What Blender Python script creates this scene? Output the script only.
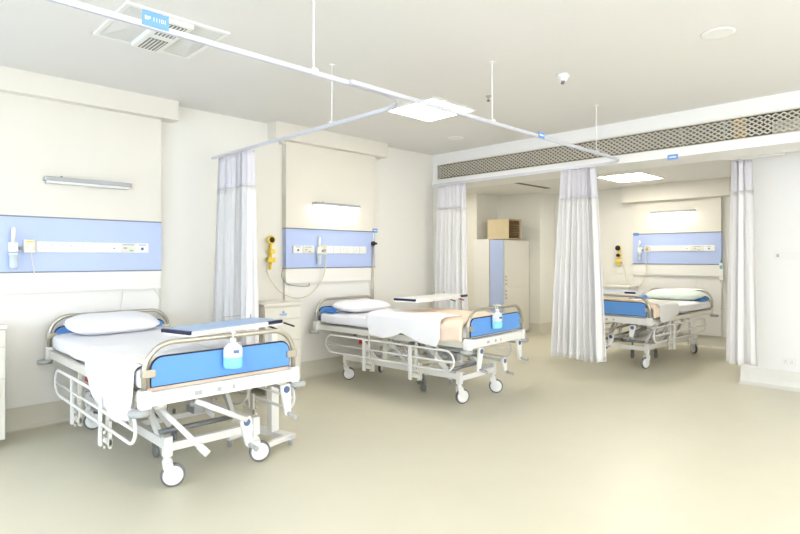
import bpy, bmesh, math, random
from math import pi, sin, cos, radians as R
from mathutils import Vector, Matrix
random.seed(7)
for o in list(bpy.data.objects): bpy.data.objects.remove(o)
S = bpy.context.scene
COL = S.collection

# ------------------------------------------------------------ camera
cd = bpy.data.cameras.new('camera'); cam = bpy.data.objects.new('camera', cd); COL.objects.link(cam)
cam.location = (0, 0, 1.5)
cam.rotation_euler = (R(90), 0, R(45.41 - 90))
cd.sensor_width = 36; cd.lens = 24.84; cd.shift_y = -0.01125; cd.clip_start = 0.05
S.camera = cam
# ------------------------------------------------------------ world, daylight, exposure
S.view_settings.view_transform = 'Standard'; S.view_settings.look = 'None'
S.view_settings.gamma = 1; S.view_settings.use_curve_mapping = False
S.view_settings.exposure = 0.37
w = bpy.data.worlds.new('world'); S.world = w; w.use_nodes = True
w.node_tree.nodes['Background'].inputs[0].default_value = (0.80, 0.90, 1.0, 1)
w.node_tree.nodes['Background'].inputs[1].default_value = 1.6

def area(name, loc, rot, sx, sy, power, color):
    l = bpy.data.lights.new(name, 'AREA'); l.shape = 'RECTANGLE'; l.size = sx; l.size_y = sy
    l.energy = power; l.color = color
    o = bpy.data.objects.new(name, l); o.location = loc; o.rotation_euler = rot; COL.objects.link(o)
    return o
# daylight outside the windows of the west and south walls (behind and left of the camera)
area('window_daylight', (-2.75, 1.6, 1.75), (0, R(-90), 0), 1.9, 6.6, 150, (0.72, 0.83, 1.0))
area('window_daylight', (2.2, -2.75, 1.75), (R(90), 0, 0), 7.4, 1.9, 180, (1.0, 0.955, 0.90))

# ------------------------------------------------------------ materials
def lin(c):
    c = c / 255
    return c / 12.92 if c <= 0.04045 else ((c + 0.055) / 1.055) ** 2.4
def rgb(r, g, b): return (lin(r), lin(g), lin(b), 1)
def mat(name, col, rough=0.5, metal=0.0, noise=0.0, nscale=6.0, bump=0.0, bscale=60.0, emit=None, estr=0.0, trans=0.0, ior=1.45, coat=0.0, sub=0.0):
    m = bpy.data.materials.new(name); m.use_nodes = True
    nt = m.node_tree; b = nt.nodes['Principled BSDF']
    b.inputs['Base Color'].default_value = col
    b.inputs['Roughness'].default_value = rough
    b.inputs['Metallic'].default_value = metal
    b.inputs['Transmission Weight'].default_value = trans
    b.inputs['IOR'].default_value = ior
    b.inputs['Coat Weight'].default_value = coat
    tc = nt.nodes.new('ShaderNodeTexCoord')
    if noise > 0:
        n = nt.nodes.new('ShaderNodeTexNoise'); n.inputs['Scale'].default_value = nscale; n.inputs['Detail'].default_value = 4
        nt.links.new(tc.outputs['Object'], n.inputs['Vector'])
        mx = nt.nodes.new('ShaderNodeMixRGB'); mx.blend_type = 'MIX'
        k = 1 - noise
        mx.inputs[1].default_value = (col[0] * k, col[1] * k, col[2] * k, 1)
        mx.inputs[2].default_value = (min(1, col[0] * (1 + noise)), min(1, col[1] * (1 + noise)), min(1, col[2] * (1 + noise)), 1)
        nt.links.new(n.outputs['Fac'], mx.inputs[0]); nt.links.new(mx.outputs[0], b.inputs['Base Color'])
    if bump > 0:
        n2 = nt.nodes.new('ShaderNodeTexNoise'); n2.inputs['Scale'].default_value = bscale; n2.inputs['Detail'].default_value = 3
        nt.links.new(tc.outputs['Object'], n2.inputs['Vector'])
        bp = nt.nodes.new('ShaderNodeBump'); bp.inputs['Strength'].default_value = bump; bp.inputs['Distance'].default_value = 0.01
        nt.links.new(n2.outputs['Fac'], bp.inputs['Height']); nt.links.new(bp.outputs[0], b.inputs['Normal'])
    if emit:
        b.inputs['Emission Color'].default_value = emit; b.inputs['Emission Strength'].default_value = estr
    return m

M = dict(
    wall=mat('wall_paint', rgb(236, 234, 225), 0.75, noise=0.015, nscale=1.5, bump=0.03),
    wall_w=mat('wall_paint_pale', rgb(243, 242, 239), 0.7, noise=0.01, nscale=1.5, bump=0.03),
    ceil=mat('ceiling_paint', rgb(232, 230, 226), 0.85, noise=0.012, nscale=1.2, bump=0.03),
    floor=mat('vinyl_floor', rgb(214, 209, 187), 0.36, noise=0.035, nscale=3.0, bump=0.015, bscale=8),
    cove=mat('vinyl_cove', rgb(220, 216, 200), 0.45, noise=0.03, nscale=3.0),
    cove_w=mat('pale_cove', rgb(232, 230, 222), 0.5, noise=0.02),
    board=mat('beige_laminate', rgb(229, 225, 213), 0.45, noise=0.01, nscale=3),
    board_w=mat('white_laminate', rgb(240, 238, 231), 0.4, noise=0.01, nscale=3),
    blue=mat('blue_laminate', rgb(184, 200, 238), 0.35, noise=0.015, nscale=3),
    boardblue=mat('footboard_blue', rgb(100, 158, 228), 0.35, noise=0.02, nscale=4),
    trim=mat('grey_trim', rgb(120, 128, 145), 0.4, metal=0.3),
    white=mat('white_enamel', rgb(236, 235, 231), 0.35, noise=0.01),
    cream=mat('cream_enamel', rgb(228, 225, 214), 0.4, noise=0.015),
    plastic=mat('white_plastic', rgb(240, 240, 236), 0.4),
    grey=mat('grey_plastic', rgb(176, 178, 178), 0.45),
    midgrey=mat('mid_grey_metal', rgb(140, 142, 142), 0.4, metal=0.5),
    steel=mat('brushed_steel', rgb(196, 190, 176), 0.3, metal=0.85, noise=0.04, nscale=20),
    alu=mat('anodised_rail', rgb(216, 218, 226), 0.4, metal=0.25),
    black=mat('black_plastic', rgb(30, 30, 34), 0.45),
    navy=mat('navy_edge', rgb(28, 34, 66), 0.4),
    tyre=mat('dark_tyre', rgb(120, 120, 122), 0.7),
    sheet=mat('white_cotton', rgb(243, 243, 247), 0.9, bump=0.15, bscale=14),
    linen=mat('white_linen', rgb(246, 246, 247), 0.9, bump=0.12, bscale=18),
    pillow=mat('pillow_cotton', rgb(244, 244, 248), 0.9, bump=0.2, bscale=12),
    green=mat('pale_green_cotton', rgb(222, 236, 226), 0.9, bump=0.2, bscale=12),
    bluesheet=mat('blue_cover', rgb(62, 132, 214), 0.6, bump=0.15, bscale=14),
    pink=mat('peach_blanket', rgb(246, 224, 201), 0.95, noise=0.05, nscale=12, bump=0.4, bscale=30),
    towel=mat('pale_grey_cloth', rgb(228, 228, 224), 0.95, bump=0.3, bscale=25),
    curtain=mat('curtain_fabric', rgb(250, 248, 246), 0.9, bump=0.1, bscale=40),
    net=mat('curtain_netting', rgb(246, 243, 247), 0.9, bump=0.3, bscale=120),
    light=mat('lamp_diffuser', rgb(255, 255, 250), 0.5, emit=(1.0, 0.93, 0.83, 1), estr=13),
    light_b=mat('bay_lamp_diffuser', rgb(255, 255, 250), 0.5, emit=(1.0, 0.94, 0.84, 1), estr=15),
    tube=mat('fluorescent_tube', rgb(255, 255, 255), 0.5, emit=(1.0, 0.96, 0.86, 1), estr=11),
    tube_off=mat('lamp_cover_off', rgb(225, 225, 222), 0.4),
    yellow=mat('yellow_enamel', rgb(246, 216, 84), 0.4),
    hose=mat('clear_hose', rgb(214, 206, 180), 0.35),
    hose_w=mat('pale_cable', rgb(226, 224, 216), 0.5),
    red=mat('red_plastic', rgb(196, 30, 34), 0.45),
    tagblue=mat('tag_blue', rgb(112, 160, 222), 0.5),
    badge=mat('badge_blue', rgb(90, 108, 150), 0.5),
    tagtext=mat('tag_white', rgb(244, 246, 250), 0.5),
    greenl=mat('green_icon', rgb(120, 190, 110), 0.5),
    cyanl=mat('cyan_icon', rgb(120, 180, 200), 0.5),
    card=mat('tan_cardboard', rgb(216, 201, 164), 0.85, noise=0.05, nscale=9),
    folder=mat('brown_folder', rgb(112, 86, 58), 0.85, noise=0.1, nscale=20),
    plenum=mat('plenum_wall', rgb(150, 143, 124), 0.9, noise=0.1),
    grille=mat('grille_metal', rgb(226, 221, 204), 0.5, metal=0.1),
    duct=mat('duct_metal', rgb(208, 198, 186), 0.6),
    orange=mat('ochre_pipe', rgb(214, 172, 96), 0.6),
    diff=mat('diffuser_vane', rgb(222, 222, 218), 0.5),
    ventdark=mat('vent_dark', rgb(120, 118, 108), 0.8),
    bottle=mat('clear_bottle', rgb(232, 243, 249), 0.2, trans=0.25, ior=1.3),
    gel=mat('blue_gel', rgb(134, 210, 238), 0.15),
    bluetop=mat('blue_table_top', rgb(158, 190, 232), 0.3),
    frame=mat('window_frame', rgb(235, 235, 232), 0.4),
    glass=mat('window_glass', rgb(250, 252, 255), 0.02, trans=1.0, ior=1.02),
)

for k_ in ('curtain', 'net'):            # thin cloth lets daylight through
    nt = M[k_].node_tree; pb = nt.nodes['Principled BSDF']; tr = nt.nodes.new('ShaderNodeBsdfTranslucent'); mx_ = nt.nodes.new('ShaderNodeMixShader')
    tr.inputs[0].default_value = pb.inputs['Base Color'].default_value; mx_.inputs[0].default_value = .16
    nt.links.new(pb.outputs[0], mx_.inputs[1]); nt.links.new(tr.outputs[0], mx_.inputs[2]); nt.links.new(mx_.outputs[0], nt.nodes['Material Output'].inputs['Surface'])

# ------------------------------------------------------------ mesh helpers
class MB:
    def __init__(s): s.bm = bmesh.new()
    def _set(s, faces, mi, smooth=False):
        for f in faces:
            f.material_index = mi; f.smooth = smooth
    def box(s, x0, x1, y0, y1, z0, z1, mi=0, bev=0.0, mx=None):
        bm = s.bm
        vs = [bm.verts.new((x, y, z)) for x in (x0, x1) for y in (y0, y1) for z in (z0, z1)]
        q = [(0, 1, 3, 2), (4, 6, 7, 5), (0, 4, 5, 1), (2, 3, 7, 6), (0, 2, 6, 4), (1, 5, 7, 3)]
        fs = [bm.faces.new([vs[i] for i in f]) for f in q]
        allv = vs
        if bev > 0:
            es = list({e for f in fs for e in f.edges})
            r = bmesh.ops.bevel(bm, geom=es, offset=bev, segments=2, profile=0.6, affect='EDGES')
            fs = list({f for v in r['verts'] for f in v.link_faces} | {f for f in fs if f.is_valid})
            allv = list({v for f in fs for v in f.verts})
        s._set(fs, mi)
        if mx is not None: bmesh.ops.transform(bm, matrix=mx, verts=allv)
        return s
    def ring_sweep(s, pts, r, seg=10, mi=0, closed=False, cap=True, ry=None):
        bm = s.bm; pts = [Vector(p) for p in pts]; n = len(pts); rings = []
        up = None
        for i, p in enumerate(pts):
            if closed: t = (pts[(i + 1) % n] - pts[i - 1]).normalized()
            elif i == 0: t = (pts[1] - pts[0]).normalized()
            elif i == n - 1: t = (pts[-1] - pts[-2]).normalized()
            else: t = ((pts[i + 1] - pts[i]).normalized() + (pts[i] - pts[i - 1]).normalized()).normalized()
            if up is None:
                a = Vector((0, 0, 1)) if abs(t.z) < 0.9 else Vector((1, 0, 0))
                up = (a - t * a.dot(t)).normalized()
            else:
                up = (up - t * up.dot(t)).normalized()
            side = t.cross(up)
            rr = r[i] if isinstance(r, (list, tuple)) else r
            rings.append([bm.verts.new(p + up * (cos(2 * pi * k / seg) * (ry or rr)) + side * (sin(2 * pi * k / seg) * rr)) for k in range(seg)])
        fs = []
        m = n if closed else n - 1
        for i in range(m):
            a, b = rings[i], rings[(i + 1) % n]
            for k in range(seg): fs.append(bm.faces.new((a[k], b[k], b[(k + 1) % seg], a[(k + 1) % seg])))
        s._set(fs, mi, True)
        if cap and not closed:
            s._set([bm.faces.new(rings[0]), bm.faces.new(rings[-1][::-1])], mi)
        return s
    def cyl(s, p0, p1, r, seg=14, mi=0, r1=None):
        return s.ring_sweep([p0, p1], [r, r if r1 is None else r1], seg, mi)
    def bar(s, p0, p1, w, h, mi=0):
        p0, p1 = Vector(p0), Vector(p1); d = p1 - p0; L = d.length
        q = d.to_track_quat('Y', 'Z').to_matrix().to_4x4()
        return s.box(-w / 2, w / 2, 0, L, -h / 2, h / 2, mi, mx=Matrix.Translation(p0) @ q)
    def lathe(s, prof, c=(0, 0, 0), seg=20, mi=0, mx=None):
        bm = s.bm; rings = []
        for r, z in prof:
            rings.append([bm.verts.new((c[0] + max(r, 1e-4) * cos(2 * pi * k / seg), c[1] + max(r, 1e-4) * sin(2 * pi * k / seg), c[2] + z)) for k in range(seg)])
        fs = []
        for a, b in zip(rings, rings[1:]):
            for k in range(seg): fs.append(bm.faces.new((a[k], a[(k + 1) % seg], b[(k + 1) % seg], b[k])))
        s._set(fs, mi, True)
        s._set([bm.faces.new(rings[0][::-1]), bm.faces.new(rings[-1])], mi)
        if mx is not None: bmesh.ops.transform(bm, matrix=mx, verts=[v for rg in rings for v in rg])
        return s
    def prism(s, poly, axis, a0, a1, mi=0):
        """poly: 2-D outline, extruded along axis ('x','y','z') from a0 to a1"""
        bm = s.bm
        def P(u, v, a): return {'x': (a, u, v), 'y': (u, a, v), 'z': (u, v, a)}[axis]
        A = [bm.verts.new(P(u, v, a0)) for u, v in poly]; B = [bm.verts.new(P(u, v, a1)) for u, v in poly]
        n = len(poly); fs = [bm.faces.new(A), bm.faces.new(B[::-1])]
        for i in range(n): fs.append(bm.faces.new((A[i], B[i], B[(i + 1) % n], A[(i + 1) % n])))
        s._set(fs, mi)
        return s
    def grid(s, nu, nv, fn, mi=0, closed_v=False):
        bm = s.bm
        V = [[bm.verts.new(fn(i / (nu - 1), j / (nv - (0 if closed_v else 1)))) for j in range(nv)] for i in range(nu)]
        fs = []
        for i in range(nu - 1):
            for j in range(nv if closed_v else nv - 1):
                fs.append(bm.faces.new((V[i][j], V[i + 1][j], V[i + 1][(j + 1) % nv], V[i][(j + 1) % nv])))
        s._set(fs, mi, True)
        return s
    def build(s, name, m, parent=None, loc=None, solid=0.0, bevel=0.0, sub=0):
        bmesh.ops.recalc_face_normals(s.bm, faces=s.bm.faces)
        me = bpy.data.meshes.new(name); s.bm.to_mesh(me); s.bm.free()
        for x in (m if isinstance(m, (list, tuple)) else [m]): me.materials.append(x)
        o = bpy.data.objects.new(name, me); COL.objects.link(o)
        if parent: o.parent = parent
        if loc: o.location = loc
        if solid:
            k = o.modifiers.new('solid', 'SOLIDIFY'); k.thickness = solid; k.offset = 0
        if bevel:
            k = o.modifiers.new('bevel', 'BEVEL'); k.width = bevel; k.segments = 2; k.limit_method = 'ANGLE'
        if sub:
            k = o.modifiers.new('sub', 'SUBSURF'); k.levels = sub; k.render_levels = sub
        return o

def tag(o, label, cat, group=None, kind=None):
    o['label'] = label; o['category'] = cat
    if group: o['group'] = group
    if kind: o['kind'] = kind
    return o
def thing(name, label, cat, loc=(0, 0, 0), rz=0, group=None):
    o = bpy.data.objects.new(name, None); COL.objects.link(o); o.empty_display_size = 0.1
    o.location = loc; o.rotation_euler = (0, 0, rz)
    return tag(o, label, cat, group)
def copy_tree(o, parent=None):
    c = o.copy(); COL.objects.link(c); c.parent = parent
    for ch in list(o.children): copy_tree(ch, c)
    return c
def struct(mb, name, m, **k):
    o = mb.build(name, m, **k); o['kind'] = 'structure'; return o
def arc(cx, cy, r, a0, a1, n=8):
    return [(cx + r * cos(R(a0 + (a1 - a0) * i / n)), cy + r * sin(R(a0 + (a1 - a0) * i / n))) for i in range(n + 1)]
def bez(pts, n=12):
    """Catmull-Rom through points"""
    P = [Vector(p) for p in pts]; P = [2 * P[0] - P[1]] + P + [2 * P[-1] - P[-2]]
    out = []
    for i in range(1, len(P) - 2):
        for k in range(n):
            t = k / n; a, b, c, d = P[i - 1], P[i], P[i + 1], P[i + 2]
            out.append(0.5 * ((2 * b) + (c - a) * t + (2 * a - 5 * b + 4 * c - d) * t * t + (3 * b - a - 3 * c + d) * t ** 3))
    out.append(P[-2]); return out
def text_mesh(body, size, m, parent, mx, name='lettering', ext=0.0006):
    cu = bpy.data.curves.new(name, 'FONT'); cu.body = body; cu.size = size; cu.extrude = ext
    cu.align_x = 'CENTER'; cu.align_y = 'CENTER'
    tmp = bpy.data.objects.new(name + '_tmp', cu); COL.objects.link(tmp)
    dg = bpy.context.evaluated_depsgraph_get(); me = bpy.data.meshes.new_from_object(tmp.evaluated_get(dg))
    bpy.data.objects.remove(tmp); me.transform(mx); me.materials.clear(); me.materials.append(m)
    o = bpy.data.objects.new(name, me); COL.objects.link(o); o.parent = parent
    return o

# ============================================================ THE SETTING
YA = 5.78        # wall behind the first two beds
XB = 6.42        # front of the bulkhead
ZC, ZB = 3.10, 2.80
XR = 7.62        # right-hand wall
XH = 10.20       # wall behind the third bed
struct(MB().box(-2.5, 10.3, -2.5, 7.7, -0.12, 0), 'floor', M['floor'])
struct(MB().box(-2.5, XB, -2.5, YA, ZC, ZC + .1), 'ceiling', M['ceil'])
struct(MB().box(6.96, XH, -2.5, 7.6, ZB, ZB + .1), 'ceiling', M['ceil'])
struct(MB().box(-2.6, 6.6, YA, YA + .12, 0, 3.2), 'wall_north', M['wall'])
struct(MB().box(XB, 6.6, 5.42, YA, 0, 2.61), 'wall_pier', M['wall'])
struct(MB().box(XH, XH + .12, -2.5, 5.84, 0, 2.9), 'wall_east', M['wall'])
struct(MB().box(XR, XH, -2.5, 1.86, 0, 2.8), 'wall_right', M['wall_w'])
struct(MB().box(9.65, XH + .12, 5.84, 7.6, 0, 2.8), 'wall_bay', M['wall'])
struct(MB().box(8.94, 9.65, 6.86, 7.6, 0, 2.8), 'wall_recess', M['wall'])
struct(MB().box(6.6, 8.94, 7.6, 7.72, 0, 2.9), 'wall_corridor', M['wall'])
# side wall of the far room behind wall_north
struct(MB().box(6.42, 6.6, YA + .12, 7.72, 0, 2.9), 'wall_return', M['wall'])
# walls behind the camera, with windows
mb = MB().box(-2.6, -2.5, -2.6, YA, 0, .8).box(-2.6, -2.5, -2.6, YA, 2.7, 3.2)
for a, b in ((-2.6, -1.7), (1.45, 1.75), (4.9, YA)): mb.box(-2.6, -2.5, a, b, .8, 2.7)
struct(mb, 'wall_west', M['wall_w'])
mb = MB().box(-2.5, XR, -2.6, -2.5, 0, .8).box(-2.5, XR, -2.6, -2.5, 2.7, 3.2)
for a, b in ((-2.5, -1.5), (2.05, 2.35), (5.9, XR)): mb.box(a, b, -2.6, -2.5, .8, 2.7)
struct(mb, 'wall_south', M['wall_w'])
k = 1
for (ax, a, b) in (('y', -1.7, 1.45), ('y', 1.75, 4.9), ('x', -1.5, 2.05), ('x', 2.35, 5.9)):
    mb = MB(); g = MB()
    c0, c1 = -2.58, -2.53
    def bx(m, p, q, z0, z1, d0=c0, d1=c1):
        if ax == 'y': m.box(d0, d1, p, q, z0, z1)
        else: m.box(p, q, d0, d1, z0, z1)
    bx(mb, a, b, .8, .85); bx(mb, a, b, 2.65, 2.7)
    n = 3
    for i in range(n + 1):
        x = a + (b - a - .05) * i / n; bx(mb, x, x + .05, .85, 2.65)
    f = struct(mb, 'window_%d' % k, M['frame'])
    bx(g, a + .02, b - .02, .82, 2.68, -2.556, -2.552)
    g.build('window_pane', M['glass'], f); k += 1

# bulkhead: fascia boards around the long grille, plenum box behind
Y0, Y1 = -2.5, YA
mb = MB()
GY1 = 5.69; GY0 = -1.9
mb.box(XB, XB + .03, Y0, Y1, 2.943, ZC)             # upper board
mb.box(XB, XB + .03, Y0, Y1, 2.61, 2.71)            # lower board
mb.box(XB, XB + .03, GY1, Y1, 2.71, 2.943); mb.box(XB, XB + .03, Y0, GY0, 2.71, 2.943)
mb.box(XB - .012, XB, Y0, Y1, 2.61, 2.70)           # raised lower fascia
mb.box(XB - .012, XB, Y0, Y1, 2.955, ZC)
mb.box(XB + .03, 6.96, Y0, Y1 + .1, 2.61, 2.68)     # underside
struct(mb, 'trim_1', M['wall_w'])
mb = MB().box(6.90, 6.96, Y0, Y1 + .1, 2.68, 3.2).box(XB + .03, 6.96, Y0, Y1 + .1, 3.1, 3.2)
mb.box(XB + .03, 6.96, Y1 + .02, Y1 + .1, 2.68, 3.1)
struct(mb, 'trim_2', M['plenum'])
# things seen inside the plenum
def inplen(y0, y1, m, name, label, cat, x0=6.52, x1=6.6, z0=2.681, z1=3.09):
    tag(MB().box(x0, x1, y0, y1, z0, z1, bev=.004).build(name, m), label, cat)
inplen(1.735, 1.75, M['duct'], 'hanger_rod', 'pale vertical hanger rod behind the grille, left of the ochre duct', 'rod', x1=6.535)
o = MB().bar((6.53, 2.14, 2.69), (6.53, 2.21, 3.09), .014, .014).build('hanger_rod', M['duct']); tag(o, 'slanted pale rod seen behind the ceiling grille', 'rod')
inplen(1.55, 1.66, M['orange'], 'duct', 'ochre duct piece behind the long grille', 'duct')
inplen(.80, 1.32, M['duct'], 'duct', 'pinkish grey duct section behind the grille, beside the right curtain', 'duct', z1=2.86)
inplen(.10, .74, M['duct'], 'duct', 'pinkish grey duct section behind the grille at the right picture edge', 'duct', z1=2.88)
# grille: expanded metal
mb = MB(); LW = .135
z0, z1 = 2.712, 2.941
ny = int((GY1 - GY0) / LW)
bm = mb.bm
def strand(ya, za, yb, zb, t=.0068, d=.012):
    xs = (XB + .012, XB + .012 + d)
    vs = [bm.verts.new(p) for p in ((xs[0], ya, za - t), (xs[0], ya, za + t), (xs[1], ya, za + t + .004), (xs[1], ya, za - t + .004),
                                    (xs[0], yb, zb - t), (xs[0], yb, zb + t), (xs[1], yb, zb + t + .004), (xs[1], yb, zb - t + .004))]
    for f in ((0, 1, 5, 4), (1, 2, 6, 5), (2, 3, 7, 6), (3, 0, 4, 7)): bm.faces.new([vs[i] for i in f])
nr = 5
for r in range(nr + 1):
    zc = z0 + (z1 - z0) * r / nr
    for i in range(ny):
        ya = GY0 + i * LW; h = (z1 - z0) / nr / 2
        for (p, q, a, b) in ((0, .5, -h, h), (.5, 1, h, -h), (0, .5, h, -h), (.5, 1, -h, h)):
            za, zb = zc + a, zc + b
            if za < z0 - .001 or zb < z0 - .001 or za > z1 + .001 or zb > z1 + .001: continue
            strand(ya + p * LW, za, ya + q * LW, zb)
mb.box(XB + .004, XB + .029, GY0, GY1, z0 - .001, z0 + .008).box(XB + .004, XB + .029, GY0, GY1, z1 - .008, z1 + .001)
tag(mb.build('ventilation_grille', M['grille']), 'long expanded metal ventilation grille in the bulkhead', 'grille')

# coved skirtings
def cove_profile(fl): return [(0, 0), (fl, 0), (fl * .62, .008), (fl * .3, .03), (.012, .08), (.008, .2), (0, .2)]
def cove(name, m, run, fl=.05):
    mb = MB()
    for (ax, at, sgn, a, b) in run:
        prof = [(at + sgn * u, v) for u, v in cove_profile(fl)]
        mb.prism(prof, 'x' if ax == 'x' else 'y', a, b)
    return struct(mb, name, m)
cove('baseboard_north', M['cove'], [('x', YA, -1, -2.5, XB)])
cove('baseboard_pier', M['cove'], [('y', XB, -1, 5.42, YA - .05)])
cove('baseboard_bay', M['cove'], [('x', 5.84, -1, 9.65, XH - .05), ('y', 9.65, -1, 5.84, 6.86)])
cove('baseboard_east', M['cove'], [('y', XH, -1, 1.86, 5.79)])
cove('baseboard_right', M['cove_w'], [('y', XR, -1, -2.5, 1.86)], fl=.12)

# soffits over the beds
for nm, a, b in (('soffit', .62, 2.35), ('soffit', 3.49, 5.29)):
    mb = MB().box(a, b, 5.60, YA, 2.905, ZC)
    mb.box(a + .15, b - .15, 5.72, YA, 2.88, 2.905)
    struct(mb, 'trim_3' if a < 1 else 'trim_4', M['board'])
struct(MB().box(10.0, XH, 2.6, 4.36, 2.51, ZB), 'trim_5', M['board'])

# bedhead units
def bedhead(label, loc, rz, ztop, z1, z2, z3, Wd=1.44, tagside=None, zshift=0):
    t = thing('bedhead_unit', label, 'wall panel', loc, rz, 'bedhead units')
    h = Wd / 2; e_ = -.001
    MB().box(-h, h, -.08, e_, z1 + .006, ztop).build('upper_board', M['board'], t)
    MB().box(-h, h, -.082, e_, z2, z1).build('blue_panel', M['blue'], t)
    MB().box(-h, h, -.088, e_, z1, z1 + .012).build('edge_trim', M['trim'], t)
    MB().box(-h, h, -.088, e_, z2 - .012, z2).build('edge_trim', M['trim'], t)
    MB().box(-h, h, -.08, e_, z3, z2 - .012).build('lower_board', M['board_w'], t)
    MB().box(-h + .01, h - .01, -.04, e_, .205, z3).build('back_board', M['board_w'], t)
    return t
bedhead('bedhead wall unit with blue band behind the nearest left bed', (1.49, YA, 0), 0, 2.905, 1.855, 1.382, 1.195)
bedhead('bedhead wall unit with blue band behind the middle bed', (4.41, YA, 0), 0, 2.905, 1.855, 1.382, 1.195)
bedhead('bedhead wall unit with blue band in the far bay', (XH, 3.475, 0), R(-90), 2.51, 1.925, 1.40, 1.20)

# ============================================================ BEDS
def arch(hw, zb, zt, r, y):
    pts = [(-hw, y, zb)]
    pts += [(-hw + r + r * cos(R(a)), y, zt - r + r * sin(R(a))) for a in range(180, 89, -10)]
    pts += [(hw - r + r * cos(R(a)), y, zt - r + r * sin(R(a))) for a in range(90, -1, -10)]
    pts += [(hw, y, zb)]
    return pts
def round_rect_top(hw, zb, zt, r):
    p = [(-hw, zb)] + [(-hw + r + r * cos(R(a)), zt - r + r * sin(R(a))) for a in range(180, 89, -15)]
    p += [(hw - r + r * cos(R(a)), zt - r + r * sin(R(a))) for a in range(90, -1, -15)] + [(hw, zb)]
    return p
def caster(x, y, parent, ang, r=.077):
    mb = MB()
    mb.cyl((0, 0, .205), (0, 0, .175), .022)
    mb.lathe([(.03, .165), (.034, .172), (.03, .185), (.01, .19)])
    for s in (-1, 1):
        mb.prism([(-.03, .175), (.03, .175), (.05, r + .01), (.035, r - .015), (.015, r - .012), (-.025, .13)], 'x', s * .024 - .004, s * .024 + .004)
    mb.box(-.028, .028, -.03, .03, .162, .178)
    c = mb.build('caster', M['white'], parent, (x, y, 0)); c.rotation_euler = (0, 0, ang)
    wb = MB(); mxx = Matrix.Translation((0, .035, r)) @ Matrix.Rotation(R(90), 4, 'Y')
    wb.lathe([(r - .016, -.016), (r - .004, -.015), (r, -.008), (r, .008), (r - .004, .015), (r - .016, .016)], seg=28, mi=1, mx=mxx)
    wb.lathe([(.012, -.0185), (r - .026, -.0185), (r - .022, -.0165), (r - .014, -.0165), (r - .014, .0165), (r - .022, .0165), (r - .026, .0185), (.012, .0185)], seg=28, mi=0, mx=mxx)
    wb.build('wheel', [M['plastic'], M['tyre']], c)
    return c
def crank(parent, x, y, z, arm, tilt, grip=True):
    """shaft end, tapered arm, badge and folding grip"""
    mb = MB(); mx = Matrix.Translation((x, y, z)) @ Matrix.Rotation(tilt, 4, 'Y')
    mb.prism([(-.035, .035), (.035, .035), (.04, 0), (.022, -arm), (.012, -arm - .018), (-.012, -arm - .018), (-.022, -arm), (-.04, 0)], 'y', -.014, .014)
    bmesh.ops.transform(mb.bm, matrix=mx, verts=mb.bm.verts)
    c = mb.build('crank_arm', M['white'], parent, bevel=.004)
    b = MB().cyl((0, -.0145, .002), (0, -.019, .002), .024, 20); bmesh.ops.transform(b.bm, matrix=mx, verts=b.bm.verts)
    b.build('badge', M['badge'], c)
    g = MB().cyl((0, -.01, -arm), (0, -.09, -arm - .01), .014, 14).cyl((0, -.085, -arm - .01), (0, -.1, -arm - .012), .017, 14)
    bmesh.ops.transform(g.bm, matrix=mx, verts=g.bm.verts)
    g.build('grip', M['grey'], c)
    s = MB().cyl((x, y + .01, z), (x, y + .5, z + .02), .013); s.build('crank_shaft', M['grey'], parent)
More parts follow.
